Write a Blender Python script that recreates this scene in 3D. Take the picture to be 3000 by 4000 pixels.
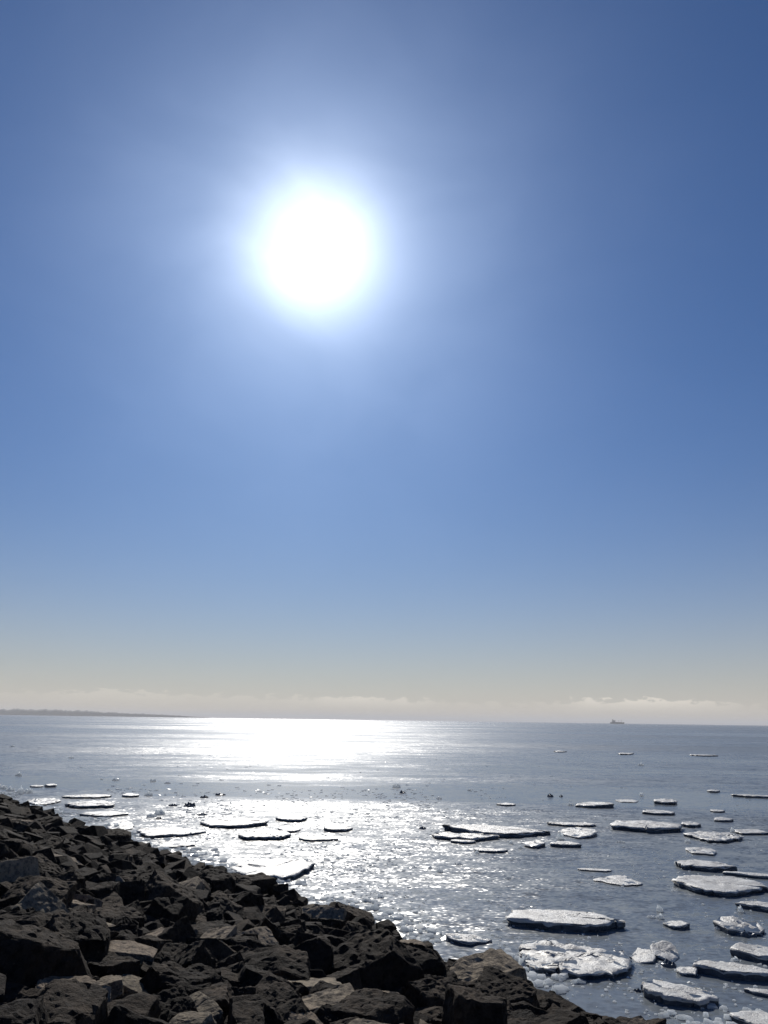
import bpy, bmesh, math, random
from mathutils import Vector, Matrix, noise, Euler

for o in list(bpy.data.objects):
    bpy.data.objects.remove(o, do_unlink=True)
scene = bpy.context.scene
COL = scene.collection
R = math.radians

# ------------------------------------------------------------------ camera
CAM_H = 4.0                 # metres above the water
FPX = 3080.0                # focal length in photo pixels (photo is 3000 x 4000)
PITCH = R(14.77)
ROLL = R(0.80)
cam_data = bpy.data.cameras.new('camera')
cam_data.sensor_fit = 'VERTICAL'
cam_data.sensor_height = 24.0
cam_data.lens = 24.0 * FPX / 4000.0
cam_data.clip_start = 0.1
cam_data.clip_end = 90000.0
cam = bpy.data.objects.new('camera', cam_data)
COL.objects.link(cam)
cam_mat = (Matrix.Translation((0, 0, CAM_H)) @ Matrix.Rotation(math.pi / 2 + PITCH, 4, 'X')
           @ Matrix.Rotation(ROLL, 4, 'Z'))
cam.matrix_world = cam_mat
scene.camera = cam
CR = cam_mat.to_3x3()


def ray(px, py):
    """world direction through a pixel of the 3000 x 4000 photograph"""
    return (CR @ Vector(((px - 1500) / FPX, (2000 - py) / FPX, -1.0))).normalized()


def at(px, py, z=0.0):
    """the point of the horizontal plane at height z seen at that pixel"""
    d = ray(px, py)
    t = (z - CAM_H) / min(d.z, -1e-4)
    return Vector((0, 0, CAM_H)) + d * t


def depth_of(p):
    return -(CR.transposed() @ (Vector(p) - Vector((0, 0, CAM_H)))).z


def proj(p):
    q = CR.transposed() @ (Vector(p) - Vector((0, 0, CAM_H)))
    if q.z > -0.05:
        return None
    return (1500 + FPX * q.x / -q.z, 2000 - FPX * q.y / -q.z)


# ------------------------------------------------------------------ sky and sun
SUN_DIR = ray(1222, 965)                       # towards the sun
SUN_EL = math.asin(SUN_DIR.z)
SUN_AZ = math.atan2(SUN_DIR.x, SUN_DIR.y)      # clockwise from +Y

world = bpy.data.worlds.new('World')
scene.world = world
world.use_nodes = True
wt = world.node_tree
wt.nodes.clear()


class NB:
    """tiny node builder"""
    def __init__(self, tree):
        self.t = tree

    def n(self, kind, **kw):
        nd = self.t.nodes.new(kind)
        for k, v in kw.items():
            setattr(nd, k, v)
        return nd

    def put(self, sock, val):
        if hasattr(val, 'is_linked') or hasattr(val, 'links'):
            self.t.links.new(val, sock)
        else:
            sock.default_value = val

    def math(self, op, a, b=0.0, c=0.0, clamp=False):
        nd = self.n('ShaderNodeMath', operation=op, use_clamp=clamp)
        self.put(nd.inputs[0], a)
        self.put(nd.inputs[1], b)
        self.put(nd.inputs[2], c)
        return nd.outputs[0]

    def vmath(self, op, a, b=(0, 0, 0), scale=None):
        nd = self.n('ShaderNodeVectorMath', operation=op)
        self.put(nd.inputs[0], a)
        self.put(nd.inputs[1], b)
        if scale is not None:
            self.put(nd.inputs[3], scale)
        return nd.outputs['Value'] if op in ('DOT_PRODUCT', 'LENGTH') else nd.outputs[0]

    def noise(self, vec, scale, detail=2.0, rough=0.5, dist=0.0, dims='3D'):
        nd = self.n('ShaderNodeTexNoise', noise_dimensions=dims)
        self.put(nd.inputs['Vector'], vec)
        nd.inputs['Scale'].default_value = scale
        nd.inputs['Detail'].default_value = detail
        nd.inputs['Roughness'].default_value = rough
        nd.inputs['Distortion'].default_value = dist
        return nd

    def smooth(self, v, lo, hi, a=0.0, b=1.0):
        nd = self.n('ShaderNodeMapRange', interpolation_type='SMOOTHSTEP')
        self.put(nd.inputs['Value'], v)
        nd.inputs['From Min'].default_value = lo
        nd.inputs['From Max'].default_value = hi
        nd.inputs['To Min'].default_value = a
        nd.inputs['To Max'].default_value = b
        return nd.outputs[0]

    def mix(self, f, a, b, blend='MIX'):
        nd = self.n('ShaderNodeMix', data_type='RGBA', blend_type=blend)
        self.put(nd.inputs[0], f)
        self.put(nd.inputs[6], a)
        self.put(nd.inputs[7], b)
        return nd.outputs[2]

    def ramp(self, f, stops):
        nd = self.n('ShaderNodeValToRGB')
        el = nd.color_ramp.elements
        while len(el) < len(stops):
            el.new(0.5)
        for e, (p, c) in zip(el, stops):
            e.position = p
            e.color = c if len(c) == 4 else (*c, 1)
        self.put(nd.inputs[0], f)
        return nd.outputs[0]


W = NB(wt)
sky = W.n('ShaderNodeTexSky', sky_type='NISHITA', sun_disc=False)
sky.sun_elevation = SUN_EL
sky.sun_rotation = SUN_AZ
sky.altitude = 0
sky.air_density = 1.15
sky.dust_density = 0.35
sky.ozone_density = 2.6
geo = W.n('ShaderNodeNewGeometry')
direction = W.vmath('NORMALIZE', W.vmath('SCALE', geo.outputs['Incoming'], scale=-1.0))
sep = W.n('ShaderNodeSeparateXYZ')
wt.links.new(direction, sep.inputs[0])
elev = W.math('ARCSINE', sep.outputs['Z'])                 # radians above the horizon
# the sun's disc and its wide glare, painted into the sky colour
cosang = W.vmath('DOT_PRODUCT', direction, tuple(SUN_DIR))
ang = W.math('MULTIPLY', W.math('ARCCOSINE', W.math('MINIMUM', cosang, 0.9999999)), 180 / math.pi)
g2 = W.math('MULTIPLY', W.math('POWER', 2.718, W.math('MULTIPLY', W.math('POWER', W.math('DIVIDE', ang, 4.2), 2.0), -1.0)), 20.0)
g3 = W.math('MULTIPLY', W.math('POWER', 2.718, W.math('DIVIDE', ang, -7.5)), 15.0)
# noise makes the painted glow patchy
glow_noise = W.noise(W.vmath('MULTIPLY', direction, (1.0, 1.0, 1.6)), 5.5, 3.0, 0.5, 0.4)
ck = W.smooth(glow_noise.outputs['Fac'], 0.28, 0.72, 0.86, 1.14)
g2 = W.math('MULTIPLY', g2, W.smooth(glow_noise.outputs['Fac'], 0.28, 0.72, 0.88, 1.10))
g3 = W.math('MULTIPLY', g3, ck)
glow = W.vmath('ADD', W.vmath('SCALE', (0.93, 0.98, 1.0), scale=g2), W.vmath('SCALE', (0.70, 0.80, 1.0), scale=g3))
# low bank of small clouds all round the horizon and the milky air under it
az = W.math('ARCTAN2', sep.outputs['X'], sep.outputs['Y'])
comb = W.n('ShaderNodeCombineXYZ')
W.put(comb.inputs[0], W.math('MULTIPLY', az, 62.0))
W.put(comb.inputs[1], W.math('MULTIPLY', elev, 150.0))
cn = W.noise(comb.outputs[0], 1.0, 5.0, 0.55)
comb2 = W.n('ShaderNodeCombineXYZ')
W.put(comb2.inputs[0], W.math('MULTIPLY', az, 5.0))
comb2.inputs[1].default_value = 3.7
cn2 = W.noise(comb2.outputs[0], 1.0, 3.0, 0.5)
topline = W.math('MULTIPLY_ADD', W.math('SUBTRACT', cn2.outputs['Fac'], 0.5), 0.026, 0.0250)
height = W.math('MULTIPLY_ADD', W.math('SUBTRACT', cn.outputs['Fac'], 0.5), 0.030, W.math('SUBTRACT', topline, elev))
cloud = W.math('MULTIPLY', W.smooth(height, -0.0006, 0.0028), W.smooth(elev, 0.006, 0.030))
cloud = W.math('MULTIPLY', cloud, W.smooth(az, -0.25, 0.15, 0.35, 1.0))
cloud = W.math('MULTIPLY', cloud, W.smooth(cn2.outputs['Fac'], 0.40, 0.62, 0.25, 1.0))
milk = W.math('POWER', 2.718, W.math('DIVIDE', W.math('MAXIMUM', elev, 0.0), -0.092))
SKY_K = 0.05
skyc = W.vmath('MULTIPLY', sky.outputs['Color'], (0.41, 0.68, 1.09))
skyc = W.mix(W.math('MULTIPLY', milk, 0.92), skyc, (13.0, 11.3, 9.4, 1))
skyc = W.mix(W.math('MULTIPLY', cloud, 0.8), skyc, (18.0, 16.6, 14.4, 1))
total = W.vmath('ADD', skyc, glow)
bg = W.n('ShaderNodeBackground')
wt.links.new(total, bg.inputs['Color'])
bg.inputs['Strength'].default_value = SKY_K
wout = W.n('ShaderNodeOutputWorld')
wt.links.new(bg.outputs[0], wout.inputs['Surface'])

sun_data = bpy.data.lights.new('sun', 'SUN')
sun_data.energy = 4.6
sun_data.angle = R(0.53)
sun_data.color = (1.0, 0.955, 0.88)
sun = bpy.data.objects.new('sun', sun_data)
COL.objects.link(sun)
sun.rotation_euler = (-SUN_DIR).to_track_quat('-Z', 'Y').to_euler()
sun.location = (0, 0, 60)

vs = scene.view_settings
vs.view_transform = 'Standard'
vs.look = 'None'
vs.exposure = 0.0
vs.gamma = 1.0
vs.use_curve_mapping = False
scene.render.film_transparent = False
scene.cycles.use_denoising = True
scene.cycles.max_bounces = 6
scene.cycles.caustics_reflective = False
scene.cycles.caustics_refractive = False
scene.cycles.sample_clamp_indirect = 4.0
scene.cycles.sample_clamp_direct = 12.0


# ------------------------------------------------------------------ helpers
def material(name):
    m = bpy.data.materials.new(name)
    m.use_nodes = True
    m.node_tree.nodes.clear()
    b = NB(m.node_tree)
    out = b.n('ShaderNodeOutputMaterial')
    p = b.n('ShaderNodeBsdfPrincipled')
    m.node_tree.links.new(p.outputs[0], out.inputs['Surface'])
    return m, b, p


def mesh_object(name, verts, faces, mat, parent=None, smooth=True, loc=(0, 0, 0)):
    me = bpy.data.meshes.new(name)
    me.from_pydata(verts, [], faces)
    me.update()
    if smooth:
        me.polygons.foreach_set('use_smooth', [True] * len(me.polygons))
    if mat is not None:
        me.materials.append(mat)
    ob = bpy.data.objects.new(name, me)
    ob.location = loc
    COL.objects.link(ob)
    if parent is not None:
        ob.parent = parent
    return ob


def tag(o, label=None, cat=None, group=None, kind=None):
    if label:
        o['label'] = label
    if cat:
        o['category'] = cat
    if group:
        o['group'] = group
    if kind:
        o['kind'] = kind
    return o


def empty(name, loc, rz=0.0):
    o = bpy.data.objects.new(name, None)
    o.empty_display_size = 0.2
    o.location = loc
    o.rotation_euler = (0, 0, rz)
    COL.objects.link(o)
    return o


# ------------------------------------------------------------------ water
wm, b, p = material('water')
tc = b.n('ShaderNodeNewGeometry')
pos = tc.outputs['Position']


def stretched(sx, sy, off=0.0):
    return b.vmath('ADD', b.vmath('MULTIPLY', pos, (sx, sy, 1.0)), (off, off * 0.7, 0))


# patches of wind-ruffled water and of calm water, long across the view
pn = b.noise(stretched(0.012, 0.045, 3.0), 1.0, 3.0, 0.55)
pn2 = b.noise(stretched(0.16, 0.30, 9.0), 1.0, 3.0, 0.6)
sxyz = b.n('ShaderNodeSeparateXYZ')
wm.node_tree.links.new(pos, sxyz.inputs[0])
ly = b.math('LOGARITHM', b.math('MAXIMUM', sxyz.outputs['Y'], 2.0), 10.0)
ly = b.math('MULTIPLY_ADD', b.math('SUBTRACT', pn.outputs['Fac'], 0.5), 0.55, ly)
ly = b.math('MULTIPLY_ADD', b.math('SUBTRACT', pn2.outputs['Fac'], 0.5), 0.16, ly)
# log10 of the distance offshore: sheltered water, a ruffled lane, a slick of grease ice, open wind-ruffled water
lane = b.ramp(b.math('SUBTRACT', ly, 1.0), [(0.0, (0.30,) * 3), (0.10, (0.55,) * 3), (0.26, (0.95,) * 3), (0.50, (1.0,) * 3), (0.60, (1.0,) * 3),
                                           (0.655, (0.05,) * 3), (0.77, (0.05,) * 3), (0.84, (0.80,) * 3), (1.0, (1.0,) * 3)])
pn3 = b.noise(stretched(0.0045, 0.013, 21.0), 1.0, 7.0, 0.72)
ruffle = b.math('MULTIPLY', lane, b.smooth(pn2.outputs['Fac'], 0.30, 0.56, 0.50, 1.0))
ruffle = b.math('MULTIPLY', ruffle, b.smooth(pn3.outputs['Fac'], 0.40, 0.58, 0.22, 1.05))
amp = b.math('MULTIPLY_ADD', ruffle, 1.85, 0.16)


def slopes(scale, sx, sy, k, off):
    nz = b.noise(stretched(sx, sy, off), scale, 1.5, 0.55)
    return b.vmath('SCALE', b.vmath('SUBTRACT', nz.outputs['Color'], (0.5, 0.5, 0.5)), scale=k)


s = b.vmath('ADD', slopes(0.55, 0.7, 1.0, 0.20, 1.0), slopes(2.6, 0.7, 1.0, 0.42, 5.0))
s = b.vmath('ADD', s, slopes(11.0, 0.75, 1.0, 0.62, 8.0))
s = b.vmath('MULTIPLY', b.vmath('SCALE', s, scale=amp), (0.95, 1.0, 0.0))
nrm = b.vmath('NORMALIZE', b.vmath('ADD', s, (0, 0, 1.0)))
p.inputs['Base Color'].default_value = (0.125, 0.142, 0.156, 1)
p.inputs['IOR'].default_value = 1.33
b.put(p.inputs['Roughness'], b.math('MULTIPLY_ADD', ruffle, 0.16, 0.20))
wm.node_tree.links.new(nrm, p.inputs['Normal'])
RW = 45000.0
water = mesh_object('water', [(-RW, -60, 0), (RW, -60, 0), (RW, RW, 0), (-RW, RW, 0)], [(0, 1, 2, 3)], wm, smooth=False)
tag(water, kind='structure')

# ------------------------------------------------------------------ embankment under the stones
SH_N = Vector((0.783, 0.622, 0)).normalized()      # from land to water
SH_T = Vector((-SH_N.y, SH_N.x, 0))                # along the shore, away from the camera
SH_D = 10.0                                       # shoreline lies this far along SH_N


def shore_d(x, y):
    """metres from the waterline, positive on land"""
    s_ = x * SH_T.x + y * SH_T.y
    d = x * SH_N.x + y * SH_N.y
    wob = 0.45 * noise.noise(Vector((s_ * 0.16, 3.3, 0))) + 0.25 * noise.noise(Vector((s_ * 0.5, 7.1, 0)))
    return SH_D + wob + 0.014 * max(0.0, s_ - 12.0) - d


def bank_z(x, y):
    e = shore_d(x, y)
    if e < 0:
        return 0.42 * e
    return min(2.35, 0.27 * e - 0.0035 * e * e)


def hit_bank(px, py):
    """the point of the bank seen at a photo pixel"""
    d = ray(px, py)
    o = Vector((0, 0, CAM_H))
    t = 2.0
    while t < 120:
        q = o + d * t
        if q.z < max(bank_z(q.x, q.y), -0.2):
            return q
        t += 0.04
    return o + d * t




def stone_material(name, stops, tones, mixk):
    m, b, p = material(name)
    oi = b.n('ShaderNodeObjectInfo')
    g_ = b.n('ShaderNodeNewGeometry')
    n1 = b.noise(g_.outputs['Position'], 2.2, 5.0, 0.6)
    n2 = b.noise(g_.outputs['Position'], 14.0, 7.0, 0.68)
    n3 = b.noise(g_.outputs['Position'], 70.0, 3.0, 0.6)
    c = b.ramp(n1.outputs['Fac'], stops)
    c = b.mix(mixk, c, b.ramp(oi.outputs['Random'], tones))
    c = b.mix(b.smooth(n2.outputs['Fac'], 0.45, 0.62), c, b.vmath('MULTIPLY', c, (0.45, 0.46, 0.50)))
    b.put(p.inputs['Base Color'], c)
    p.inputs['Roughness'].default_value = 0.82
    p.inputs['Specular IOR Level'].default_value = 0.06
    bump = b.n('ShaderNodeBump')
    bump.inputs['Strength'].default_value = 0.9
    bump.inputs['Distance'].default_value = 0.05
    b.put(bump.inputs['Height'], b.math('ADD', n2.outputs['Fac'], b.math('MULTIPLY', n3.outputs['Fac'], 0.3)))
    m.node_tree.links.new(bump.outputs[0], p.inputs['Normal'])
    return m


rm = stone_material('stone', [(0.30, (0.014, 0.012, 0.011)), (0.52, (0.036, 0.027, 0.020)), (0.72, (0.125, 0.092, 0.064))],
                    [(0.0, (0.016, 0.014, 0.013)), (0.5, (0.034, 0.028, 0.023)), (0.8, (0.060, 0.048, 0.037)), (1.0, (0.10, 0.077, 0.056))], 0.45)
rm_sunlit = stone_material('sunlit_pale_stone', [(0.30, (0.14, 0.115, 0.086)), (0.52, (0.24, 0.198, 0.148)), (0.72, (0.34, 0.285, 0.215))],
                         [(0.0, (0.15, 0.138, 0.10)), (0.5, (0.25, 0.192, 0.142)), (1.0, (0.31, 0.262, 0.19))], 0.4)  # paler copy of the stone: sunlight on it put into the colour

gm, b, p = material('wet_gravel')
geo_g = b.n('ShaderNodeNewGeometry')
n1 = b.noise(geo_g.outputs['Position'], 9.0, 6.0, 0.7)
b.put(p.inputs['Base Color'], b.ramp(n1.outputs['Fac'], [(0.3, (0.010, 0.010, 0.010)), (0.7, (0.03, 0.028, 0.026))]))
p.inputs['Roughness'].default_value = 0.8
bump = b.n('ShaderNodeBump')
bump.inputs['Distance'].default_value = 0.06
b.put(bump.inputs['Height'], n1.outputs['Fac'])
gm.node_tree.links.new(bump.outputs[0], p.inputs['Normal'])

vs_, fs_ = [], []
NS, NE = 150, 44
for i in range(NS + 1):
    s_ = -25 + 135 * i / NS
    for j in range(NE + 1):
        e = -4.0 + 22.0 * j / NE
        q = SH_N * (SH_D - e) + SH_T * s_
        z = bank_z(q.x, q.y) - 0.16 + 0.10 * noise.noise(Vector((q.x, q.y, 0)) * 1.3)
        vs_.append((q.x, q.y, z))
for i in range(NS):
    for j in range(NE):
        a = i * (NE + 1) + j
        fs_.append((a, a + 1, a + NE + 2, a + NE + 1))
bank = mesh_object('ground', vs_, fs_, gm)
tag(bank, kind='structure')

# ------------------------------------------------------------------ stones


def make_stone(seed, dims, cuts, fine):
    """angular quarry stone: a block cut by random planes, edges worn, faces uneven"""
    rnd = random.Random(seed)
    bm = bmesh.new()
    bmesh.ops.create_cube(bm, size=2.0)
    for k in range(cuts):
        nrm_ = Vector((rnd.gauss(0, 1), rnd.gauss(0, 1), rnd.gauss(0, 0.8))).normalized()
        reach = sum(abs(c_) for c_ in nrm_)
        dist = reach * rnd.uniform(0.60, 0.84)
        bmesh.ops.bisect_plane(bm, geom=bm.verts[:] + bm.edges[:] + bm.faces[:], dist=1e-5,
                               plane_co=nrm_ * dist, plane_no=nrm_, clear_outer=True)
        bd = [e for e in bm.edges if e.is_boundary]
        if bd:
            bmesh.ops.edgeloop_fill(bm, edges=bd)
    bmesh.ops.remove_doubles(bm, verts=bm.verts, dist=0.03)
    for v in bm.verts:
        v.co = Vector((v.co.x * dims[0], v.co.y * dims[1], v.co.z * dims[2]))
    bmesh.ops.bevel(bm, geom=bm.edges[:], offset=0.075 * min(dims), segments=2 if fine else 1, affect='EDGES', profile=0.5)
    bmesh.ops.triangulate(bm, faces=bm.faces[:])
    if fine:
        for it in range(4):
            ed = [e for e in bm.edges if e.calc_length() > 0.17]
            if not ed:
                break
            bmesh.ops.subdivide_edges(bm, edges=ed, cuts=1, use_grid_fill=False)
            bmesh.ops.triangulate(bm, faces=[f for f in bm.faces if len(f.verts) > 3])
        bm.normal_update()
        o_ = Vector((seed * 3.1, seed * 1.7, 0))
        for v in bm.verts:
            q = v.co
            d_ = (0.08 * noise.noise(q * 1.9 + o_) + 0.045 * noise.noise(q * 4.3 + o_)
                  + 0.025 * noise.noise(q * 9.0 + o_) - 0.06 * max(0.0, 0.12 - abs(noise.noise(q * 2.3 - o_))) / 0.12)
            v.co = q + v.normal * d_ * min(1.0, 1.6 * min(dims))
    me = bpy.data.meshes.new('stone')
    bm.to_mesh(me)
    bm.free()
    me.polygons.foreach_set('use_smooth', [False] * len(me.polygons))
    me.materials.append(rm)
    return me


SHAPES = [((1.0, 0.80, 0.62), 7), ((1.0, 0.62, 0.50), 8), ((1.0, 0.9, 0.8), 9), ((1.0, 0.75, 0.36), 6),
          ((1.0, 0.55, 0.42), 7), ((0.95, 0.85, 0.55), 8), ((1.0, 0.70, 0.70), 9), ((1.0, 0.9, 0.34), 6)]
FINE = [make_stone(11 + k, *SHAPES[k % 8], True) for k in range(20)]
COARSE = [make_stone(71 + k, *SHAPES[k % 8], False) for k in range(14)]

FINE_SUNLIT = []
for me_ in FINE:
    m2 = me_.copy()
    m2.materials.clear()
    m2.materials.append(rm_sunlit)
    FINE_SUNLIT.append(m2)
rnd = random.Random(5)
placed = []          # (x, y, r)
grid = {}


def free_at(x, y, r, k=0.80):
    for ix in range(int(x // 1.0) - 1, int(x // 1.0) + 2):
        for iy in range(int(y // 1.0) - 1, int(y // 1.0) + 2):
            for (a, c_, rr) in grid.get((ix, iy), ()):
                if (a - x) ** 2 + (c_ - y) ** 2 < (k * (r + rr)) ** 2:
                    return False
    return True


def claim(x, y, r):
    grid.setdefault((int(x // 1.0), int(y // 1.0)), []).append((x, y, r))
    placed.append((x, y, r))


# (label, pixel box x0 y0 x1 y1 of what shows, mesh index, flat factor, yaw, tilt x, tilt y, lift)
HERO = [
    ('big near-black square-faced block at the lower left of the bank', 133, 3655, 415, 3845, 2, 0.95, 12, 16, 4, 0.10),
    ('long slab with pale flat top just below the big square-faced block', 128, 3800, 420, 4010, 1, 0.80, 6, -2, 6, 0.05),
    ('pale-ridged stone in the lower left corner of the bank', -60, 3790, 125, 3990, 4, 0.9, -35, 2, 8, 0.0),
    ('thin pale-topped slab right of the big square-faced block', 385, 3690, 605, 3800, 3, 0.75, -8, 0, 7, 0.06),
    ('tilted slab pointing up to the right above the thin pale slab', 500, 3640, 672, 3740, 7, 0.7, 28, -6, -16, 0.04),
    ('broad brown stone behind the big square-faced block', 345, 3540, 540, 3700, 6, 0.85, 20, 10, 4, 0.05),
    ('pale brown slab sloping down to the right, low on the left bank', 430, 3800, 600, 3925, 3, 0.8, -30, -4, 16, 0.02),
    ('pale wedge-shaped stone beside a dark round lump, bottom left', 535, 3855, 700, 3975, 12, 0.8, 10, -6, -4, 0.0),
    ('dark peaked stone with a grey ridge in the bottom left', 690, 3770, 850, 3920, 10, 1.0, -40, 8, 10, 0.05),
    ('large pale tan split slab at the bottom centre of the bank', 1035, 3815, 1330, 3935, 7, 0.6, 8, -9, 3, 0.05),
    ('pale slab right under the large tan split slab', 1040, 3915, 1240, 4000, 3, 0.7, 20, -5, -5, 0.0),
    ('small bright-topped slab right of the large tan split slab', 1410, 3870, 1565, 3950, 5, 0.7, 0, -5, 4, 0.02),
    ('biggest dark boulder of the bank, right of the tan slab', 1430, 3720, 1740, 3905, 9, 1.0, -10, 18, 2, 0.12),
    ('dark pointed boulder with a bright slanting ridge, near the round floe', 1700, 3755, 2040, 3960, 17, 0.85, 30, 10, -14, 0.10),
    ('rounded dark boulder with a thin grey rim at the bottom right of the bank', 1840, 3875, 2085, 4020, 18, 0.9, -20, 12, 8, 0.05),
    ('upright dark stone standing at the water in front of the round floe', 2060, 3832, 2135, 3905, 14, 1.2, 15, 4, 2, 0.05),
    ('narrow dark stone sticking up farthest right on the bank', 2153, 3866, 2206, 3945, 6, 1.5, 40, 3, 5, 0.05),
    ('flat dark stone running into the water at the bottom right', 2205, 3925, 2430, 4010, 3, 0.7, -18, 4, 10, 0.0),
    ('last low dark stone of the bank under the tilted floe', 2400, 3975, 2540, 4030, 4, 0.7, -12, 2, 8, 0.0),
    ('dark knob-topped boulder standing out against the sparkling water', 1390, 3570, 1500, 3660, 10, 1.1, 5, 8, 4, 0.10),
    ('dark stone edging the long white floe by the bank', 1060, 3440, 1180, 3520, 13, 1.0, 10, 8, 6, 0.08),
    ('pale-topped blunt stone high in the middle of the bank', 925, 3690, 1040, 3760, 5, 0.75, 5, -6, 4, 0.03),
    ('pale upright-faced stone in the middle of the bank', 1060, 3680, 1170, 3745, 11, 0.9, -10, -12, 2, 0.03),
    ('long pale sliver of rock on the upper left bank', 145, 3340, 315, 3410, 1, 0.5, -28, -4, 8, 0.05),
    ('pale slanted slab below the long pale sliver, left bank', 375, 3435, 515, 3510, 3, 0.6, -32, -4, 8, 0.04),
    ('forked pale stone above the big square-faced block', 170, 3500, 370, 3600, 12, 0.7, -20, -8, 8, 0.03),
    ('faintly lit brown stone high at the left edge', 45, 3190, 150, 3270, 8, 0.8, -30, -6, 6, 0.05),
    ('square-topped dark stone on the waterline below the thin white floe', 545, 3280, 680, 3360, 2, 0.8, 0, 6, 0, 0.10),
    ('dark wedge stone lying in the glitter left of the long white floe', 720, 3310, 800, 3360, 4, 0.8, 20, 4, -10, 0.06),
]
heroes = []
for k, (lab, x0, y0, x1, y1, mi, flat, yaw, tx, ty, lift) in enumerate(HERO):
    cx = 0.5 * (x0 + x1)
    q = hit_bank(cx, y0 + 0.62 * (y1 - y0))
    dist = depth_of(q)
    r = 0.5 * (x1 - x0) / FPX * dist * 0.98
    q.z = max(bank_z(q.x, q.y), -0.05) + lift
    e_ = shore_d(q.x, q.y)
    if e_ < 0.25:
        q = q - SH_N * (0.25 - e_)
        q.z = max(bank_z(q.x, q.y), -0.05) + lift
    looks_sunlit = any(w_ in lab.split(' beside')[0].split(' above')[0].split(' right')[0].split(' just')[0].split(' below')[0] for w_ in ('pale', 'tan', 'bright-topped', 'tilted slab', 'bright slanting', 'faintly lit'))  # stones meant to look sunlit take the paler colour
    ob = bpy.data.objects.new('stone', (FINE_SUNLIT if looks_sunlit else FINE)[mi % len(FINE)])
    ob.location = q
    view_az = math.atan2(q.y, q.x) - math.pi / 2
    ob.rotation_euler = Euler((R(tx), R(ty), R(yaw) + view_az), 'ZYX')
    ob.scale = (r, r, r * flat)
    COL.objects.link(ob)
    tag(ob, lab, 'stone', 'riprap stones of the bank')
    heroes.append((ob, cx, 0.5 * (y0 + y1), lab))
    claim(q.x, q.y, r * 0.72)

SKYLINE = [(-400, 2970), (0, 3045), (500, 3222), (800, 3320), (1000, 3385), (1230, 3490), (1500, 3585), (1700, 3680), (1870, 3755), (2030, 3790), (2050, 3845), (2200, 3885), (2230, 3925), (2520, 3990), (2760, 4060)]
SIZES = [(0.31, 150), (0.245, 900), (0.19, 3200), (0.14, 7500), (0.105, 10000)]
rest = []
for r0, tries in SIZES:
    for k in range(tries):
        u = rnd.random()
        s_ = -8.0 + 75.0 * (u ** 1.7 if r0 < 0.3 else u ** 1.25)
        if r0 < 0.17 and s_ > 24:
            continue
        e = rnd.uniform(-0.75, 8.6)
        q = SH_N * (SH_D - e) + SH_T * s_
        e = shore_d(q.x, q.y)
        if e < -0.55:
            continue
        pq = proj((q.x, q.y, max(bank_z(q.x, q.y), 0)))
        if pq is None or pq[0] < -350 or pq[0] > 2750 or pq[1] > 4450:
            continue
        r = r0 * rnd.uniform(0.82, 1.2)
        ptop = proj((q.x, q.y, max(bank_z(q.x, q.y), 0) + 1.0 * r))
        edge = next((ya + (yb_ - ya) * (ptop[0] - xa) / (xb_ - xa) for (xa, ya), (xb_, yb_) in zip(SKYLINE, SKYLINE[1:]) if xa <= ptop[0] < xb_), 4100)
        if ptop[1] < edge:
            continue
        if not free_at(q.x, q.y, r, 0.74):
            continue
        claim(q.x, q.y, r)
        dist = math.hypot(q.x, q.y)
        inside = -40 < pq[0] < 3000 and 3000 < pq[1] < 4230
        rest.append((r / dist if inside else 0.0, q.x, q.y, r, pq))
rest.sort(key=lambda t_: -t_[0])
N_SINGLE = 300 - len(heroes)


def stone_pose(x, y, r):
    e = shore_d(x, y)
    z = max(bank_z(x, y), -0.12) + r * rnd.uniform(-0.15, 0.35)
    if e < 0.4:
        z = max(z, rnd.uniform(-0.02, 0.12))
    rot = Euler((rnd.gauss(0, 0.34), rnd.gauss(0, 0.34), rnd.uniform(0, 6.28)), 'ZYX')
    sc = Vector((r * rnd.uniform(1.15, 1.5), r * rnd.uniform(1.05, 1.4), r * rnd.uniform(0.95, 1.5)))
    return Vector((x, y, z)), rot, sc


def where(px, py):
    """which named stone lies closest in the picture, and on which side of it"""
    best = min(heroes, key=lambda h: (h[1] - px) ** 2 + 1.6 * (h[2] - py) ** 2)
    dx, dy = px - best[1], py - best[2]
    if abs(dx) > 1.2 * abs(dy):
        return ('right of' if dx > 0 else 'left of'), best[3]
    return ('below' if dy > 0 else 'above'), best[3]


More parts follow.
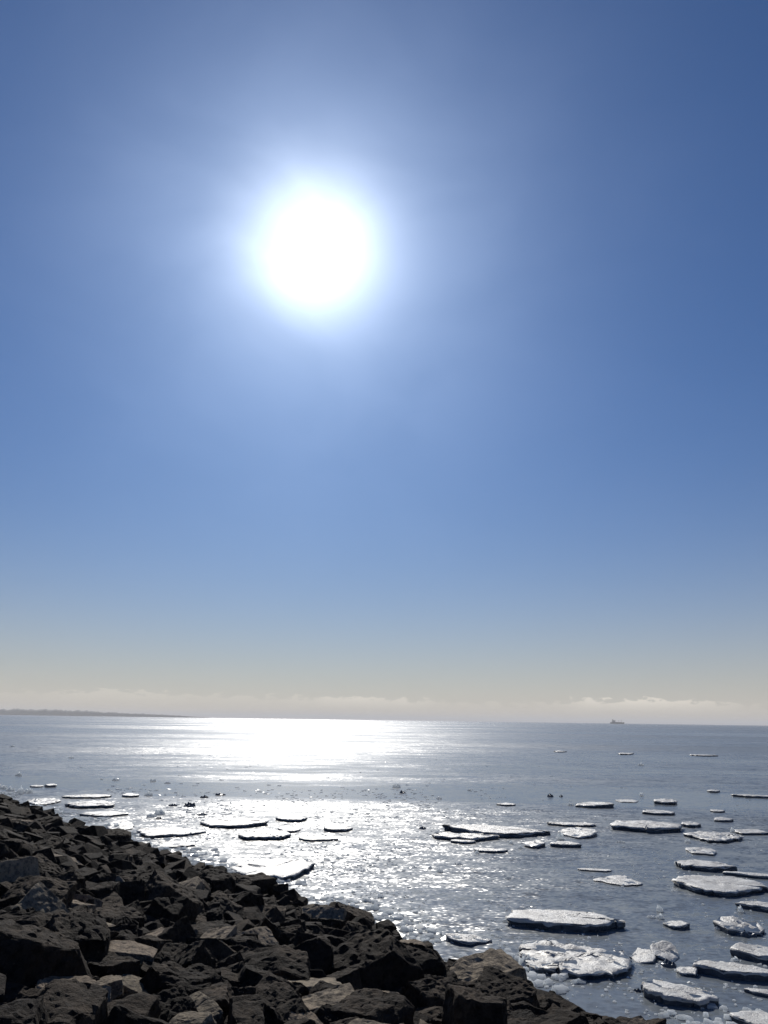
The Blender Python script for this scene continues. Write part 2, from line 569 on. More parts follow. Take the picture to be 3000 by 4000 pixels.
SHORT = dict(zip([h[3] for h in heroes], ['big square-faced block', 'long slab under the square-faced block', 'pale-ridged corner stone', 'thin pale-topped slab', 'tilted up-pointing slab', 'broad brown stone', 'pale brown sloping slab', 'pale wedge-shaped stone', 'dark grey-ridged peaked stone', 'large tan split slab', 'pale slab under the tan slab', 'small bright-topped slab', 'biggest dark boulder', 'boulder with bright slanting ridge', 'rounded grey-rimmed boulder', 'upright waterline stone', 'narrow sticking-up stone', 'flat stone running into water', 'last low stone', 'knob-topped boulder', 'dark stone edging the white floe', 'pale-topped blunt stone', 'pale upright-faced stone', 'long pale sliver', 'pale slanted slab', 'forked pale stone', 'faintly lit brown stone', 'square-topped waterline stone', 'dark wedge stone']))
labelled = {}
stuff_v, stuff_f = [], []
for k, (key, x, y, r, pq) in enumerate(rest):
    loc, rot, sc = stone_pose(x, y, r)
    if k < N_SINGLE and key > 0:
        mi = rnd.randrange(len(FINE))
        pale_ = mi % 4 == 3 and rnd.random() < 0.6
        ob = bpy.data.objects.new('stone', (FINE_SUNLIT if pale_ else FINE)[mi])
        ob.location, ob.rotation_euler, ob.scale = loc, rot, sc
        COL.objects.link(ob)
        side, lab = where(*pq)
        wpx = key * FPX
        size = 'large' if wpx > 105 else 'medium' if wpx > 72 else 'small'
        shape = ['blocky', 'narrow', 'chunky', 'flat'][mi % 4]
        if shore_d(x, y) < 0.7:
            text = '%s %s %s waterline stone %s the %s' % (size, 'pale' if pale_ else 'dark', shape, side, SHORT[lab])
        else:
            text = '%s %s %s stone %s the %s' % (size, 'pale' if pale_ else 'dark', shape, side, SHORT[lab])
        labelled.setdefault(text, []).append((pq[1], ob))
    else:
        me = COARSE[rnd.randrange(len(COARSE))]
        mx = Matrix.LocRotScale(loc, rot, sc)
        base = len(stuff_v)
        stuff_v.extend([(mx @ v.co)[:] for v in me.vertices])
        stuff_f.extend([[base + i for i in pl.vertices] for pl in me.polygons])
ORD = ['uppermost', 'second uppermost', 'third uppermost', 'fourth uppermost', 'fifth uppermost', 'sixth uppermost', 'seventh uppermost']
for text, obs in labelled.items():
    obs.sort(key=lambda t_: t_[0])
    for i_, (_, ob) in enumerate(obs):
        pre = '' if len(obs) == 1 else ('upper ' if i_ == 0 else 'lower ') if len(obs) == 2 else ORD[min(i_, 6)] + ' '
        tag(ob, pre + text, 'stone', 'riprap stones of the bank')
st = mesh_object('rubble', stuff_v, stuff_f, rm, smooth=False)
tag(st, 'dark rubble filling the gaps between the bank stones', 'rubble', kind='stuff')
print('stones', len(rest) + len(heroes), 'stuff tris', len(stuff_f), 'fine tris', sum(len(m.polygons) for m in FINE) / len(FINE))

# ------------------------------------------------------------------ ice
sm, b, p = material('snow')
g_ = b.n('ShaderNodeNewGeometry')
n1 = b.noise(g_.outputs['Position'], 3.0, 5.0, 0.6)
n2 = b.noise(g_.outputs['Position'], 22.0, 5.0, 0.65)
b.put(p.inputs['Base Color'], b.mix(b.smooth(n1.outputs['Fac'], 0.35, 0.7), (0.36, 0.35, 0.33, 1), (0.56, 0.56, 0.54, 1)))
p.inputs['Roughness'].default_value = 0.45
p.inputs['Specular IOR Level'].default_value = 0.35
bump = b.n('ShaderNodeBump')
bump.inputs['Strength'].default_value = 0.7
bump.inputs['Distance'].default_value = 0.035
b.put(bump.inputs['Height'], b.math('ADD', n2.outputs['Fac'], b.math('MULTIPLY', n1.outputs['Fac'], 1.2)))
sm.node_tree.links.new(bump.outputs[0], p.inputs['Normal'])

im, b, p = material('shaded_wet_ice')
g_ = b.n('ShaderNodeNewGeometry')
n1 = b.noise(b.vmath('MULTIPLY', g_.outputs['Position'], (4.0, 4.0, 16.0)), 1.0, 5.0, 0.6)
b.put(p.inputs['Base Color'], b.ramp(n1.outputs['Fac'], [(0.3, (0.035, 0.048, 0.068)), (0.6, (0.075, 0.095, 0.12)), (0.85, (0.22, 0.245, 0.27))]))  # wet ice, darkened further by shade painted into its colour
p.inputs['Roughness'].default_value = 0.28
p.inputs['IOR'].default_value = 1.31
bump = b.n('ShaderNodeBump')
bump.inputs['Strength'].default_value = 0.6
bump.inputs['Distance'].default_value = 0.03
b.put(bump.inputs['Height'], n1.outputs['Fac'])
im.node_tree.links.new(bump.outputs[0], p.inputs['Normal'])


cm, b, p = material('clear_ice')
g_ = b.n('ShaderNodeNewGeometry')
n1 = b.noise(g_.outputs['Position'], 14.0, 4.0, 0.6)
icol = b.mix(n1.outputs['Fac'], (0.78, 0.82, 0.84, 1), (0.93, 0.94, 0.94, 1))
b.put(p.inputs['Base Color'], icol)
p.inputs['Roughness'].default_value = 0.22
p.inputs['IOR'].default_value = 1.31
tr = b.n('ShaderNodeBsdfTranslucent')
b.put(tr.inputs['Color'], icol)
mx_ = b.n('ShaderNodeMixShader')
mx_.inputs[0].default_value = 0.68
cm.node_tree.links.new(p.outputs[0], mx_.inputs[1])
cm.node_tree.links.new(tr.outputs[0], mx_.inputs[2])
cm.node_tree.links.new(mx_.outputs[0], [n_ for n_ in cm.node_tree.nodes if n_.type == 'OUTPUT_MATERIAL'][0].inputs['Surface'])


def outline(seed, n=36, corners=None):
    """uneven broken-edge outline, radius about 1"""
    rnd_ = random.Random(seed)
    k = corners or rnd_.randint(6, 10)
    ang_ = sorted((i + rnd_.uniform(-0.32, 0.32)) / k * 2 * math.pi for i in range(k))
    pts = [Vector((math.cos(a) * rnd_.uniform(0.78, 1.10), math.sin(a) * rnd_.uniform(0.66, 1.12))) for a in ang_]
    res = []
    per = max(2, n // k)
    for i in range(k):
        a, c_ = pts[i], pts[(i + 1) % k]
        for j in range(per):
            f = j / per
            q = a.lerp(c_, f)
            res.append(q + Vector((rnd_.gauss(0, 0.022), rnd_.gauss(0, 0.045))))
    mx = [min(q.x for q in res), max(q.x for q in res), min(q.y for q in res), max(q.y for q in res)]
    return [Vector(((q.x - (mx[0] + mx[1]) / 2) / ((mx[1] - mx[0]) / 2),
                    (q.y - (mx[2] + mx[3]) / 2) / ((mx[3] - mx[2]) / 2))) for q in res]


def floe(label, x0, x1, yb, yf, thick, seed, rough=0.25, tilt=(0, 0), rounded=False, group='ice floes', cat='ice floe', name='ice_floe'):
    """x0..x1 and yb..yf: what its top covers in the photograph; thick: freeboard in photo pixels"""
    mid = at((x0 + x1) / 2, (yb + yf) / 2)
    dist = depth_of(mid)
    th = max(0.03, 0.74 * thick / FPX * dist)
    c0 = at((x0 + x1) / 2, yf, th)
    c1 = at((x0 + x1) / 2, yb, th)
    hw = 0.495 * (x1 - x0) / FPX * dist
    hd = 0.5 * (c1 - c0).length
    hd = max(hd, 0.12 * hw)
    # keep the near edge where it was seen
    vdir = Vector((c0.x, c0.y, 0)).normalized()
    cen = Vector((c0.x, c0.y, 0)) + vdir * hd
    root = empty(name, (cen.x, cen.y, 0), math.atan2(vdir.y, vdir.x) - math.pi / 2)
    root.rotation_euler.x = R(tilt[0])
    root.rotation_euler.y = R(tilt[1])
    tag(root, label, cat, group)
    pts = outline(seed, 84 if rounded else 64 if hw > 0.8 else 44 if hw > 0.5 else 26, corners=14 if rounded else None)
    n = len(pts)
    rnd_ = random.Random(seed + 900)
    off = Vector((seed * 1.3, seed * 0.7, 0))
    # slab of wet ice, the shade on its sides held in its colour
    vv, ff = [], []
    rings = [(0.93, -0.14), (0.965, -0.03), (0.985, 0.25 * th), (1.0, 0.62 * th), (0.985, 0.93 * th)]
    for ri, (k, z) in enumerate(rings):
        for q in pts:
            j = 1.0 + 0.05 * noise.noise(Vector((q.x * 3, q.y * 3, ri * 0.8)) + off)
            vv.append((q.x * hw * k * j, q.y * hd * k * j, z + 0.18 * th * noise.noise(Vector((q.x * 2.2, q.y * 2.2, 5)) + off) * (z > 0)))
    for ri in range(len(rings) - 1):
        for i in range(n):
            a, c_ = ri * n + i, ri * n + (i + 1) % n
            ff.append((a, c_, c_ + n, a + n))
    ff.append(tuple(range(n))[::-1])
    ff.append(tuple((len(rings) - 1) * n + i for i in range(n)))
    mesh_object('ice_slab', vv, ff, im, root, smooth=False)
    # crust of frozen snow on it
    vv, ff = [], []
    top = [(1.012, 0.70 * th), (1.0, 0.93 * th), (0.965, 1.03 * th), (0.88, 1.07 * th), (0.74, 1.08 * th), (0.56, 1.08 * th), (0.36, 1.08 * th), (0.16, 1.08 * th)]
    if hw > 0.8:
        top = top[:4] + [(0.88 - 0.08 * (i_ + 1), 1.075 * th) for i_ in range(10)]
    for ri, (k, z) in enumerate(top):
        for q in pts:
            j = 1.0 + 0.05 * noise.noise(Vector((q.x * 3, q.y * 3, 3 * 0.8)) + off)
            x_, y_ = q.x * hw * k * j, q.y * hd * k * j
            h_ = rough * th * (noise.noise(Vector((x_ * 2.6, y_ * 2.6, 1)) + off) + 0.75 * noise.noise(Vector((x_ * 7, y_ * 7, 2)) + off) + 0.5 * noise.noise(Vector((x_ * 15, y_ * 15, 3)) + off))
            if ri < 2:
                h_ = 0.45 * th * noise.noise(Vector((q.x * 4.2, q.y * 4.2, 7)) + off) + 0.18 * th * noise.noise(Vector((q.x * 2.2, q.y * 2.2, 5)) + off)
                h_ = min(h_, 0.1 * th)
            vv.append((x_, y_, z + h_))
    vv.append((0, 0, 1.08 * th))
    for ri in range(len(top) - 1):
        for i in range(n):
            a, c_ = ri * n + i, ri * n + (i + 1) % n
            ff.append((a, c_, c_ + n, a + n))
    for i in range(n):
        ff.append(((len(top) - 1) * n + i, (len(top) - 1) * n + (i + 1) % n, len(vv) - 1))
    mesh_object('snow_crust', vv, ff, sm, root, smooth=True)
    return root


def ice_lump(label, px, py, w, h, seed, dark=False, group='small ice chunks', lean=0.0):
    """a broken chunk: px,py its foot in the photograph, w,h its size in photo pixels"""
    q = at(px, py)
    dist = depth_of(q)
    hw, hh = 0.5 * w / FPX * dist, h / FPX * dist
    rnd_ = random.Random(seed)
    bm = bmesh.new()
    off = Vector((seed * 2.3, seed * 0.9, 0))
    nr, na = 6, 15
    prev = None
    for ri in range(nr):
        k = 1.0 - ri / nr
        ring_ = []
        for ai in range(na):
            a_ = (ai + 0.5 * (ri % 2)) / na * 2 * math.pi
            rr_ = k * (1.0 + 0.35 * noise.noise(Vector((math.cos(a_) * 1.4, math.sin(a_) * 1.4, 0)) + off)) + rnd_.gauss(0, 0.03)
            x_, y_ = math.cos(a_) * rr_, math.sin(a_) * rr_ * 0.8
            pk = abs(noise.noise(Vector((x_ * 2.1, y_ * 2.1, 4)) + off)) * 1.5 + 0.5 * abs(noise.noise(Vector((x_ * 5, y_ * 5, 9)) + off))
            z_ = -0.15 if ri == 0 else min(1.0, (1 - k) ** 0.3 * (0.22 + pk * 0.75)) * 0.8
            ring_.append(bm.verts.new((x_ * hw + lean * z_ * hw * 0.8, y_ * hw, z_ * hh)))
        if prev:
            for ai in range(na):
                bm.faces.new((prev[ai], prev[(ai + 1) % na], ring_[(ai + 1) % na], ring_[ai]))
        prev = ring_
    bm.faces.new(prev)
    bmesh.ops.triangulate(bm, faces=bm.faces[:])
    me = bpy.data.meshes.new('ice_chunk')
    bm.to_mesh(me)
    bm.free()
    me.materials.append(im if dark else cm)
    ob = bpy.data.objects.new('ice_chunk', me)
    vd = math.atan2(q.y, q.x) - math.pi / 2
    ob.location = (q.x, q.y, 0)
    ob.rotation_euler = (0, 0, vd)
    COL.objects.link(ob)
    tag(ob, label, 'ice chunk', group)
    return ob


#      label, x0, x1, y back, y front of the top, freeboard px, seed, {...}
FLOES = [
    ('large smooth white floe with thick dark front edge, above the round lumpy one', 1987, 2425, 3553, 3608, 36, 1, dict(rough=0.10)),
    ('large round floe with lumpy grey-white crust beside the stone bank', 2028, 2462, 3682, 3806, 28, 2, dict(rough=0.55, rounded=True)),
    ('tilted slab of floe low on the right with a dark undercut face', 2515, 2797, 3846, 3898, 40, 3, dict(rough=0.2, tilt=(3, 3))),
    ('long thick-edged floe cut by the right edge, above the tilted slab', 2728, 3060, 3764, 3798, 40, 4, dict(rough=0.15)),
    ('small wedge of floe touching the left end of the thick-edged floe', 2646, 2726, 3778, 3802, 16, 5, dict(rough=0.5, tilt=(2, -5))),
    ('pale floe in the bottom right corner', 2868, 3120, 3952, 4010, 30, 6, dict(rough=0.2)),
    ('low grey floe at the right edge beside the tilted slab', 2915, 3090, 3866, 3886, 16, 7, dict(rough=0.2)),
    ('broken-ended floe at the right edge above the thick-edged floe', 2863, 3060, 3688, 3736, 30, 8, dict(rough=0.4, tilt=(0, 3))),
    ('long pale slab floe with a straight dark front, upper right', 2641, 2985, 3418, 3482, 26, 9, dict(rough=0.12, tilt=(0, 1.2))),
    ('narrow dark-fronted floe just above the long pale slab', 2648, 2868, 3360, 3386, 22, 10, dict(rough=0.12)),
    ('thin dark-edged floe partly behind the long pale slab at right', 2830, 3030, 3408, 3418, 14, 11, dict(rough=0.1)),
    ('dark-edged floe at the right edge below the long pale slab', 2885, 3080, 3522, 3545, 22, 12, dict(rough=0.2)),
    ('jumbled low floe right of the tall ice shards', 2796, 2975, 3592, 3632, 26, 13, dict(rough=0.7, tilt=(2, 4))),
    ('small curled floe below the tall ice shards', 2593, 2692, 3596, 3618, 16, 14, dict(rough=0.3, tilt=(0, -4))),
    ('half-sunken pale slush floe alone in open water', 2323, 2505, 3418, 3456, 6, 15, dict(rough=0.6)),
    ('faint dark sliver of ice left of the half-sunken floe', 2258, 2388, 3392, 3400, 6, 16, dict(rough=0.2)),
    ('broad grey floe with a deep dark front in the middle right', 2398, 2655, 3206, 3236, 22, 17, dict(rough=0.2)),
    ('stubby dark floe just right of the broad grey floe', 2665, 2735, 3208, 3222, 14, 18, dict(rough=0.3)),
    ('wide low grey floe below and right of the stubby dark floe', 2678, 2895, 3248, 3282, 14, 19, dict(rough=0.4)),
    ('thin grey floe at the right end of the wide low floe', 2875, 3000, 3238, 3256, 10, 20, dict(rough=0.3)),
    ('boat-shaped dark floe with upturned right tip, far middle right', 2253, 2393, 3132, 3146, 14, 21, dict(rough=0.2, tilt=(0, -3))),
    ('small dark hump-backed floe right of the boat-shaped floe', 2557, 2642, 3120, 3133, 13, 22, dict(rough=0.3)),
    ('thin dark streak of floe below the hump-backed floe', 2511, 2632, 3164, 3176, 11, 23, dict(rough=0.2)),
    ('thin dark line of floe at the right edge, farthest of the near field', 2863, 3040, 3104, 3110, 9, 24, dict(rough=0.1)),
    ('tiny flat floe above the wide low floe on the right', 2776, 2830, 3162, 3169, 7, 25, dict(rough=0.2)),
    ('small grey floe with a white left end, right of the stubby floe', 2793, 2862, 3192, 3204, 10, 26, dict(rough=0.3)),
    ('tiny dark floe alone under the calm far water at right', 2764, 2810, 3084, 3090, 8, 27, dict(rough=0.2)),
    ('thin white strip of ice left of the hump-backed floe', 2405, 2492, 3122, 3133, 3, 28, dict(rough=0.3)),
    ('pale slush floe between the wide low floe and the narrow dark-fronted floe', 2682, 2795, 3308, 3334, 8, 30, dict(rough=0.6)),
    ('long flat floe with a jagged dark front, centre', 1736, 2141, 3224, 3254, 22, 31, dict(rough=0.15, tilt=(0, 1.0))),
    ('white-tipped floe riding under the left end of the long jagged floe', 1688, 1950, 3254, 3274, 16, 32, dict(rough=0.3)),
    ('short dark floe lowest in the centre pile', 1760, 1858, 3280, 3288, 11, 33, dict(rough=0.3)),
    ('tilted floe with white left point below the long jagged floe', 2050, 2130, 3284, 3304, 14, 34, dict(rough=0.4, tilt=(0, -5))),
    ('thin dark floe above the brownish tilted floe, centre right', 2137, 2325, 3212, 3222, 10, 35, dict(rough=0.2)),
    ('brownish tilted floe with a white upright left end', 2182, 2332, 3234, 3266, 13, 36, dict(rough=0.4, tilt=(2, -3))),
    ('dark-bottomed floe under the brownish tilted floe', 2150, 2268, 3286, 3300, 15, 37, dict(rough=0.3)),
    ('faint low floe below the centre pile', 1852, 1984, 3312, 3324, 10, 38, dict(rough=0.3)),
    ('dark straight floe above the centre pile', 1939, 2014, 3136, 3144, 7, 39, dict(rough=0.2)),
    ('grounded white floe against the stones left of the round lumpy floe', 1738, 1922, 3648, 3684, 16, 40, dict(rough=0.7, tilt=(0, 4))),
    ('farthest pale floe lying on the water at left', 247, 430, 3102, 3114, 8, 41, dict(rough=0.2)),
    ('pale floe with dark front, second of the left stack', 260, 442, 3126, 3148, 13, 42, dict(rough=0.2)),
    ('nearest pale floe of the left stack touching the stones', 313, 497, 3168, 3187, 9, 43, dict(rough=0.2)),
    ('white shelf of ice lying on the stones at far left', 100, 232, 3116, 3142, 8, 44, dict(rough=0.4)),
    ('dark thin floe right of the left stack', 478, 542, 3098, 3108, 9, 45, dict(rough=0.2)),
    ('long white floe with a dark lower edge by the bank', 536, 800, 3232, 3264, 13, 46, dict(rough=0.2, tilt=(0, 1))),
    ('wide white floe with dark front edge in the glitter', 784, 1042, 3196, 3224, 15, 47, dict(rough=0.15, tilt=(0, -1.2))),
    ('white floe with a dark curved front below the wide one in the glitter', 933, 1134, 3242, 3270, 16, 48, dict(rough=0.2)),
    ('small sagging floe highest in the glitter', 1077, 1197, 3184, 3202, 12, 49, dict(rough=0.2)),
    ('small white floe with right-hand dark tip in the glitter', 1085, 1174, 3230, 3246, 10, 50, dict(rough=0.2, tilt=(0, 2))),
    ('floe with a thick dark right end in the glitter', 1264, 1377, 3222, 3240, 13, 51, dict(rough=0.2, tilt=(0, 2))),
    ('faint grey-edged floe lowest in the glitter', 1165, 1320, 3266, 3280, 9, 52, dict(rough=0.2)),
    ('big bright white floe lodged against the stone bank', 900, 1228, 3352, 3426, 20, 53, dict(rough=0.12, tilt=(0, -1.5))),
    ('far dark speck of floe left of the ship line', 2163, 2213, 2932, 2936, 4, 54, dict(rough=0.2)),
    ('far dark floe below the ship', 2416, 2474, 2940, 2945, 5, 55, dict(rough=0.2)),
    ('far dark floe right of the ship', 2700, 2800, 2947, 2951, 5, 56, dict(rough=0.2)),
    ('small dark floe out from the far left stones', 176, 220, 3062, 3068, 9, 57, dict(rough=0.3)),
    ('faint dark sliver beside the small dark floe, far left', 118, 168, 3066, 3072, 5, 58, dict(rough=0.3)),
    ('white slush floe washed onto the stones under the long white floe', 545, 760, 3278, 3310, 7, 59, dict(rough=0.5)),
    ('left slab of the broken ice pair beside the round floe', 2466, 2562, 3708, 3752, 14, 61, dict(rough=0.5, tilt=(5, -7))),
    ('right slab of the broken ice pair, leaning up to the left', 2542, 2650, 3690, 3738, 22, 62, dict(rough=0.5, tilt=(7, 10))),
    ('grey half-frozen shelf at the waterline between the left floes', 420, 520, 3200, 3250, 6, 60, dict(rough=0.5)),
]
for (lab, x0, x1, yb, yf, th, sd, kw) in FLOES:
    floe(lab, x0, x1, yb, yf, th, sd, **kw)

LUMPS = [
    ('dark lump at the foot of the broken ice pair', 2612, 3772, 66, 34, 31, True, 0.0),
    ('tall thin ice shard standing above the small curled floe', 2578, 3560, 28, 40, 3, False, 0.4),
    ('white ice shard below the tall thin shard', 2580, 3588, 34, 26, 4, False, 0.0),
    ('flat ice scrap left of the white shard', 2545, 3584, 40, 14, 32, False, 0.0),
    ('rounded white snow lump on the left end of the round floe', 2066, 3772, 74, 58, 5, False, 0.0),
    ('white ice chunk at the left tip of the tilted slab', 2464, 3866, 30, 14, 6, False, 0.0),
    ('small dark chunk between the white chunk and the tilted slab', 2492, 3872, 30, 18, 33, True, 0.0),
    ('bright chunk at the left tip of the large smooth floe', 1972, 3600, 22, 18, 7, False, 0.0),
    ('tiny chunk above the large smooth floe', 2064, 3556, 20, 16, 8, False, 0.0),
    ('white chunk on the waterline right of the dark boulders', 1660, 3682, 36, 34, 9, False, 0.2),
    ('sharp white chunk on top of the grounded floe', 1782, 3680, 50, 40, 10, False, 0.3),
    ('white end chunk of the narrow dark-fronted floe', 2644, 3378, 26, 20, 11, False, 0.0),
    ('white corner chunk of the long pale slab', 2690, 3474, 28, 26, 12, False, 0.2),
    ('dark notch chunk at the left end of the long pale slab', 2664, 3452, 30, 20, 34, True, 0.0),
    ('upright white chunk at the right edge below the long pale slab', 2894, 3562, 26, 34, 13, False, -0.4),
    ('white chunk at the left end of the broken-ended floe', 2870, 3752, 30, 22, 14, False, 0.0),
    ('white chunk at the left end of the jumbled floe', 2806, 3630, 34, 20, 15, False, 0.4),
    ('dark chunk in the middle of the jumbled floe', 2910, 3654, 74, 34, 35, True, 0.0),
    ('upright white block left of the brownish tilted floe', 2190, 3278, 26, 46, 16, False, 0.0),
    ('white point left of the tilted floe in the centre', 2032, 3314, 22, 22, 17, False, 0.0),
    ('second white point left of the first, in the centre', 1996, 3296, 20, 20, 18, False, 0.0),
    ('white chunk at the left tip of the centre pile', 1712, 3256, 40, 18, 19, False, 0.3),
    ('white spark of ice below the centre pile', 1864, 3334, 18, 22, 20, False, 0.0),
    ('lone white chunk in open water below the centre pile', 1984, 3432, 28, 20, 21, False, 0.0),
    ('bright lone chunk left in the open water, biggest of its three', 1718, 3406, 30, 28, 22, False, 0.0),
    ('small chunk just left of the bright lone chunk', 1680, 3392, 20, 18, 23, False, 0.0),
    ('smeared chunk above and right of the bright lone chunk', 1790, 3378, 44, 14, 24, False, 0.0),
    ('pair of white crumbs under the broad grey floe', 2425, 3290, 40, 12, 25, False, 0.0),
    ('white chunk left of the boat-shaped floe', 2228, 3146, 26, 18, 26, False, 0.0),
    ('bright chunk on the far calm water, centre', 1548, 3076, 34, 28, 27, False, 0.0),
    ('dark chunk just right of the bright far chunk', 1572, 3098, 26, 16, 36, True, 0.0),
    ('small bright chunk right of the far dark chunk', 1716, 3120, 24, 18, 28, False, 0.0),
    ('pale blue crumb on the far calm water', 1834, 3088, 18, 14, 29, False, 0.0),
    ('dark bird-sized chunk above the boat-shaped floe', 2150, 3112, 26, 20, 37, True, 0.0),
    ('second dark chunk beside the bird-sized one', 2192, 3112, 16, 10, 38, True, 0.0),
    ('white crumb on the calm far water right of centre', 2506, 3108, 18, 20, 39, False, 0.0),
    ('far white crumb below the ship', 2505, 2990, 26, 14, 40, False, 0.0),
    ('white chunk above the wide low grey floe', 2862, 3250, 20, 24, 41, False, 0.0),
    ('white chunk at the left tip of the wide low grey floe', 2686, 3290, 26, 18, 42, False, 0.0),
    ('white crumb in the slush under the wide low floe', 2706, 3326, 20, 16, 43, False, 0.0),
    ('bright chunk on the small grey floe at right', 2800, 3200, 26, 14, 44, False, 0.0),
    ('dark lump standing in the glitter left of centre', 738, 3150, 44, 24, 45, True, 0.0),
    ('small dark lump left of the dark glitter lump', 676, 3148, 34, 12, 46, True, 0.0),
    ('grey lump above the dark glitter lump', 796, 3116, 34, 14, 47, True, 0.0),
    ('grey lump right of the dark glitter lump', 790, 3184, 44, 14, 48, True, 0.0),
    ('small grey lump highest in the white water', 860, 3106, 44, 16, 49, True, 0.0),
    ('dark lump under the white chunk by the left floes', 618, 3200, 30, 16, 50, True, 0.0),
    ('white chunk piled right of the left stack of floes', 590, 3192, 40, 24, 51, False, 0.0),
    ('tall white chunk behind the piled chunk', 622, 3182, 46, 34, 52, False, 0.0),
    ('bright white block above the left stack of floes', 580, 3108, 36, 24, 53, False, 0.0),
    ('brightest ice chunk on the stones at the far left', 78, 3098, 30, 40, 54, False, 0.0),
    ('second bright chunk right of the brightest one, far left', 112, 3096, 34, 24, 55, False, 0.0),
    ('white chunk at the left edge above the stones', 6, 3080, 40, 26, 56, False, 0.0),
    ('dim grey chunk left of the brightest far-left chunk', 40, 3088, 40, 30, 57, False, 0.0),
    ('floating white spark above the far-left ice chunks', 72, 3030, 28, 20, 58, False, 0.0),
    ('white chunk caught in the stones under the left stack', 420, 3230, 34, 26, 59, False, 0.3),
    ('second white chunk caught in the stones under the left stack', 456, 3232, 24, 26, 60, False, -0.3),
    ('far white spark of ice on the water, upper left', 452, 3048, 30, 14, 61, False, 0.0),
    ('far white spark right of the upper left one', 598, 3052, 26, 18, 62, False, 0.0),
    ('far white spark third from the left shore', 655, 3060, 24, 12, 63, False, 0.0),
    ('bright far spark nearest the horizon on the left', 278, 2962, 22, 14, 64, False, 0.0),
    ('dim far spark beside the left horizon', 48, 2918, 22, 12, 65, False, 0.0),
    ('small dark chunk left of the centre pile', 1650, 3238, 30, 14, 66, True, 0.0),
]
for (lab, px, py, w, h, sd, dk, ln) in LUMPS:
    ice_lump(lab, px, py, w, h, 300 + sd, dk, lean=ln)

# crumbs of brash ice and slush drifting in streaks: nobody could count them
rnd = random.Random(77)
bv, bf, bmats = [], [], []


def crumb(x, y, r, h):
    base = len(bv)
    k = rnd.choice((4, 5, 6))
    a0 = rnd.uniform(0, 6.28)
    tx, ty = rnd.gauss(0, 0.13), rnd.gauss(0, 0.13)
    ring = [(math.cos(a0 + i * 6.283 / k) * r * rnd.uniform(0.7, 1.2), math.sin(a0 + i * 6.283 / k) * r * rnd.uniform(0.7, 1.2)) for i in range(k)]
    for (u, v) in ring:
        bv.append((x + u, y + v, -0.02))
    for (u, v) in ring:
        bv.append((x + u * 0.8, y + v * 0.8, max(0.006, h + u * tx + v * ty)))
    for i in range(k):
        j = (i + 1) % k
        bf.append((base + i, base + j, base + k + j, base + k + i))
    bf.append(tuple(base + k + i for i in range(k)))


def streak(px0, px1, py0, py1, count, rmin, rmax):
    for _ in range(count):
        q = at(rnd.uniform(px0, px1), rnd.uniform(py0, py1))
        if noise.noise(Vector((q.x * 0.35, q.y * 0.14, 2.0))) < rnd.uniform(-0.25, 0.25):
            continue
        if shore_d(q.x, q.y) > -0.3:
            continue
        crumb(q.x, q.y, rnd.uniform(rmin, rmax), rnd.uniform(0.006, 0.02))


streak(420, 1900, 3080, 3200, 900, 0.04, 0.15)
streak(700, 1750, 3200, 3420, 900, 0.02, 0.09)
streak(1050, 1680, 3380, 3640, 900, 0.012, 0.05)
streak(1650, 2990, 3110, 3300, 350, 0.02, 0.09)
streak(1900, 2990, 3300, 3990, 1300, 0.008, 0.05)
streak(300, 2900, 2900, 3080, 250, 0.06, 0.2)
for _ in range(5200):                       # slush washed up along the stones
    s_ = rnd.uniform(0.0, 48.0)
    e = rnd.gauss(-0.9, 0.65)
    q = SH_N * (SH_D - e) + SH_T * s_
    if shore_d(q.x, q.y) > 0.15 or noise.noise(Vector((s_ * 0.55, 4.0, 0))) < rnd.uniform(-0.2, 0.35):
        continue
    crumb(q.x, q.y, rnd.uniform(0.02, 0.10) * (1.0 + 0.035 * s_), rnd.uniform(0.01, 0.06))
br = mesh_object('brash_ice', bv, bf, cm, smooth=False)
tag(br, 'streaks of tiny brash ice crumbs drifting on the water', 'brash ice', kind='stuff')

# ------------------------------------------------------------------ far things


def flat_mat(name, col, rough=0.7):
    m, b_, p_ = material(name)
    g2_ = b_.n('ShaderNodeNewGeometry')
    nz = b_.noise(g2_.outputs['Position'], 0.15, 4.0, 0.6)
    b_.put(p_.inputs['Base Color'], b_.mix(nz.outputs['Fac'], tuple(c_ * 0.75 for c_ in col) + (1,), tuple(c_ * 1.2 for c_ in col) + (1,)))
    p_.inputs['Roughness'].default_value = rough
    return m


hull_m = flat_mat('hull_paint', (0.05, 0.055, 0.065))
white_m = flat_mat('ship_white', (0.45, 0.45, 0.43))
buff_m = flat_mat('ship_buff', (0.30, 0.24, 0.16))
D_SHIP = 5200.0
d = ray(2410, 2812)
sp = Vector((d.x, d.y, 0)).normalized() * D_SHIP
ship = empty('ship', (sp.x, sp.y, 0), math.atan2(sp.y, sp.x) - math.pi / 2 + R(8))
tag(ship, 'tiny dark ship with a tall deckhouse on the horizon at right', 'ship')


def boxes(name, lst, mat, parent):
    vv, ff = [], []
    for (ax, bx, ay, by, az_, bz) in lst:
        k = len(vv)
        vv += [(ax, ay, az_), (bx, ay, az_), (bx, by, az_), (ax, by, az_), (ax, ay, bz), (bx, ay, bz), (bx, by, bz), (ax, by, bz)]
        ff += [tuple(k + i for i in f) for f in ((0, 3, 2, 1), (4, 5, 6, 7), (0, 1, 5, 4), (1, 2, 6, 5), (2, 3, 7, 6), (3, 0, 4, 7))]
    return mesh_object(name, vv, ff, mat, parent, smooth=False)


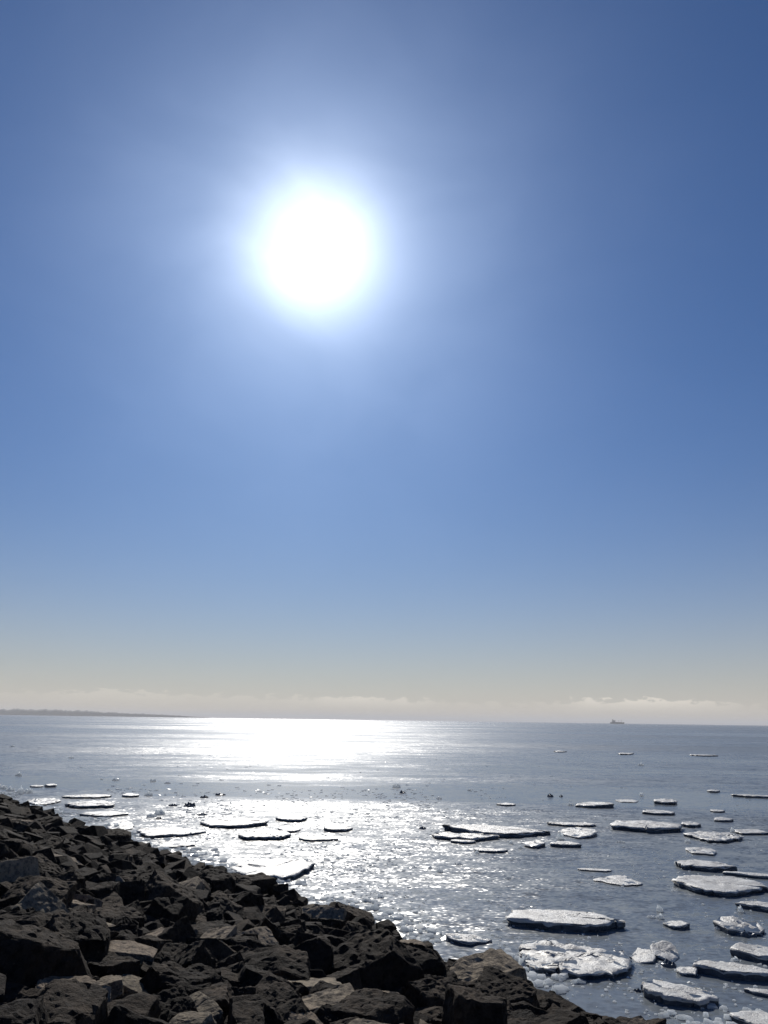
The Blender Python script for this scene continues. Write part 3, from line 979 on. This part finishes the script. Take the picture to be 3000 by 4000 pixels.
L_ = 42.0
hv, hf = [], []
for z, k, w in ((-1.0, 0.90, 6.0), (4.0, 0.96, 8.0), (8.5, 1.0, 8.5)):
    hv += [(-L_ * k, -w, z), (L_ * 0.72 * k, -w, z), (L_ * k * 1.05, 0, z + (1.5 if z > 5 else 0)), (L_ * 0.72 * k, w, z), (-L_ * k, w, z)]
for ri in range(2):
    for i in range(5):
        a, c_ = ri * 5 + i, ri * 5 + (i + 1) % 5
        hf.append((a, c_, c_ + 5, a + 5))
hf += [(4, 3, 2, 1, 0), (10, 11, 12, 13, 14)]
mesh_object('hull', hv, hf, hull_m, ship, smooth=False)
dh = boxes('deckhouse', [(-30, -12, -7.5, 7.5, 8.4, 18.0), (-28, -14, -8.5, 8.5, 18.05, 21.0)], white_m, ship)
boxes('bridge_window', [(-13.95, -13.8, -7, 7, 19.0, 20.3)], hull_m, dh)
boxes('funnel', [(-27.5, -23, -2.2, 2.2, 21.05, 27.0)], buff_m, ship)
for xx in (-8.0, 10.0, 26.0):
    boxes('mast', [(xx - 0.5, xx + 0.5, -0.5, 0.5, 8.6, 24.0), (xx - 3.0, xx + 3.0, -0.3, 0.3, 18.0, 18.7)], buff_m, ship)
for xx in (-6.0, 6.0, 18.0):
    boxes('hatch', [(xx, xx + 9.0, -6, 6, 8.45, 10.2)], hull_m, ship)

# low coast far off on the left
coast_m = flat_mat('coast', (0.10, 0.10, 0.09), 0.9)
cv, cf = [], []
NCO = 700
for i in range(NCO + 1):
    f = i / NCO
    px = -1600 + 2480 * f
    d = ray(px, 2800)
    dist = 9000.0
    g_ = Vector((d.x, d.y, 0)).normalized() * dist
    gb = Vector((d.x, d.y, 0)).normalized() * (dist + 900)
    env = min(1.0, max(0.0, (820 - px) / 620.0)) ** 0.7
    h_ = env * (62 + 14 * noise.noise(Vector((f * 16, 0.3, 0))) + 13 * noise.noise(Vector((f * 55, 1.3, 0))) + 26 * abs(noise.noise(Vector((f * 130, 2.3, 0))))) * 0.95
    cv += [(g_.x, g_.y, -1.0), (g_.x, g_.y, max(-0.5, h_ * 0.55)), (gb.x, gb.y, max(-0.4, h_)), (gb.x * 1.1, gb.y * 1.1, -1.0)]
for i in range(NCO):
    for j in range(3):
        a = i * 4 + j
        cf.append((a, a + 1, a + 5, a + 4))
coast = mesh_object('hills', cv, cf, coast_m, smooth=True)
tag(coast, kind='structure')

# ------------------------------------------------------------------ sea haze
hm = bpy.data.materials.new('haze')
hm.use_nodes = True
hm.node_tree.nodes.clear()
hb = NB(hm.node_tree)
pv = hb.n('ShaderNodeVolumePrincipled')
pv.inputs['Color'].default_value = (0.95, 0.95, 0.96, 1)
pv.inputs['Density'].default_value = 0.00009
pv.inputs['Anisotropy'].default_value = 0.1
ho = hb.n('ShaderNodeOutputMaterial')
hm.node_tree.links.new(pv.outputs[0], ho.inputs['Volume'])
hz = boxes('haze', [(-46000, 46000, -70, 46000, -4, 118)], hm, None)
tag(hz, kind='stuff')
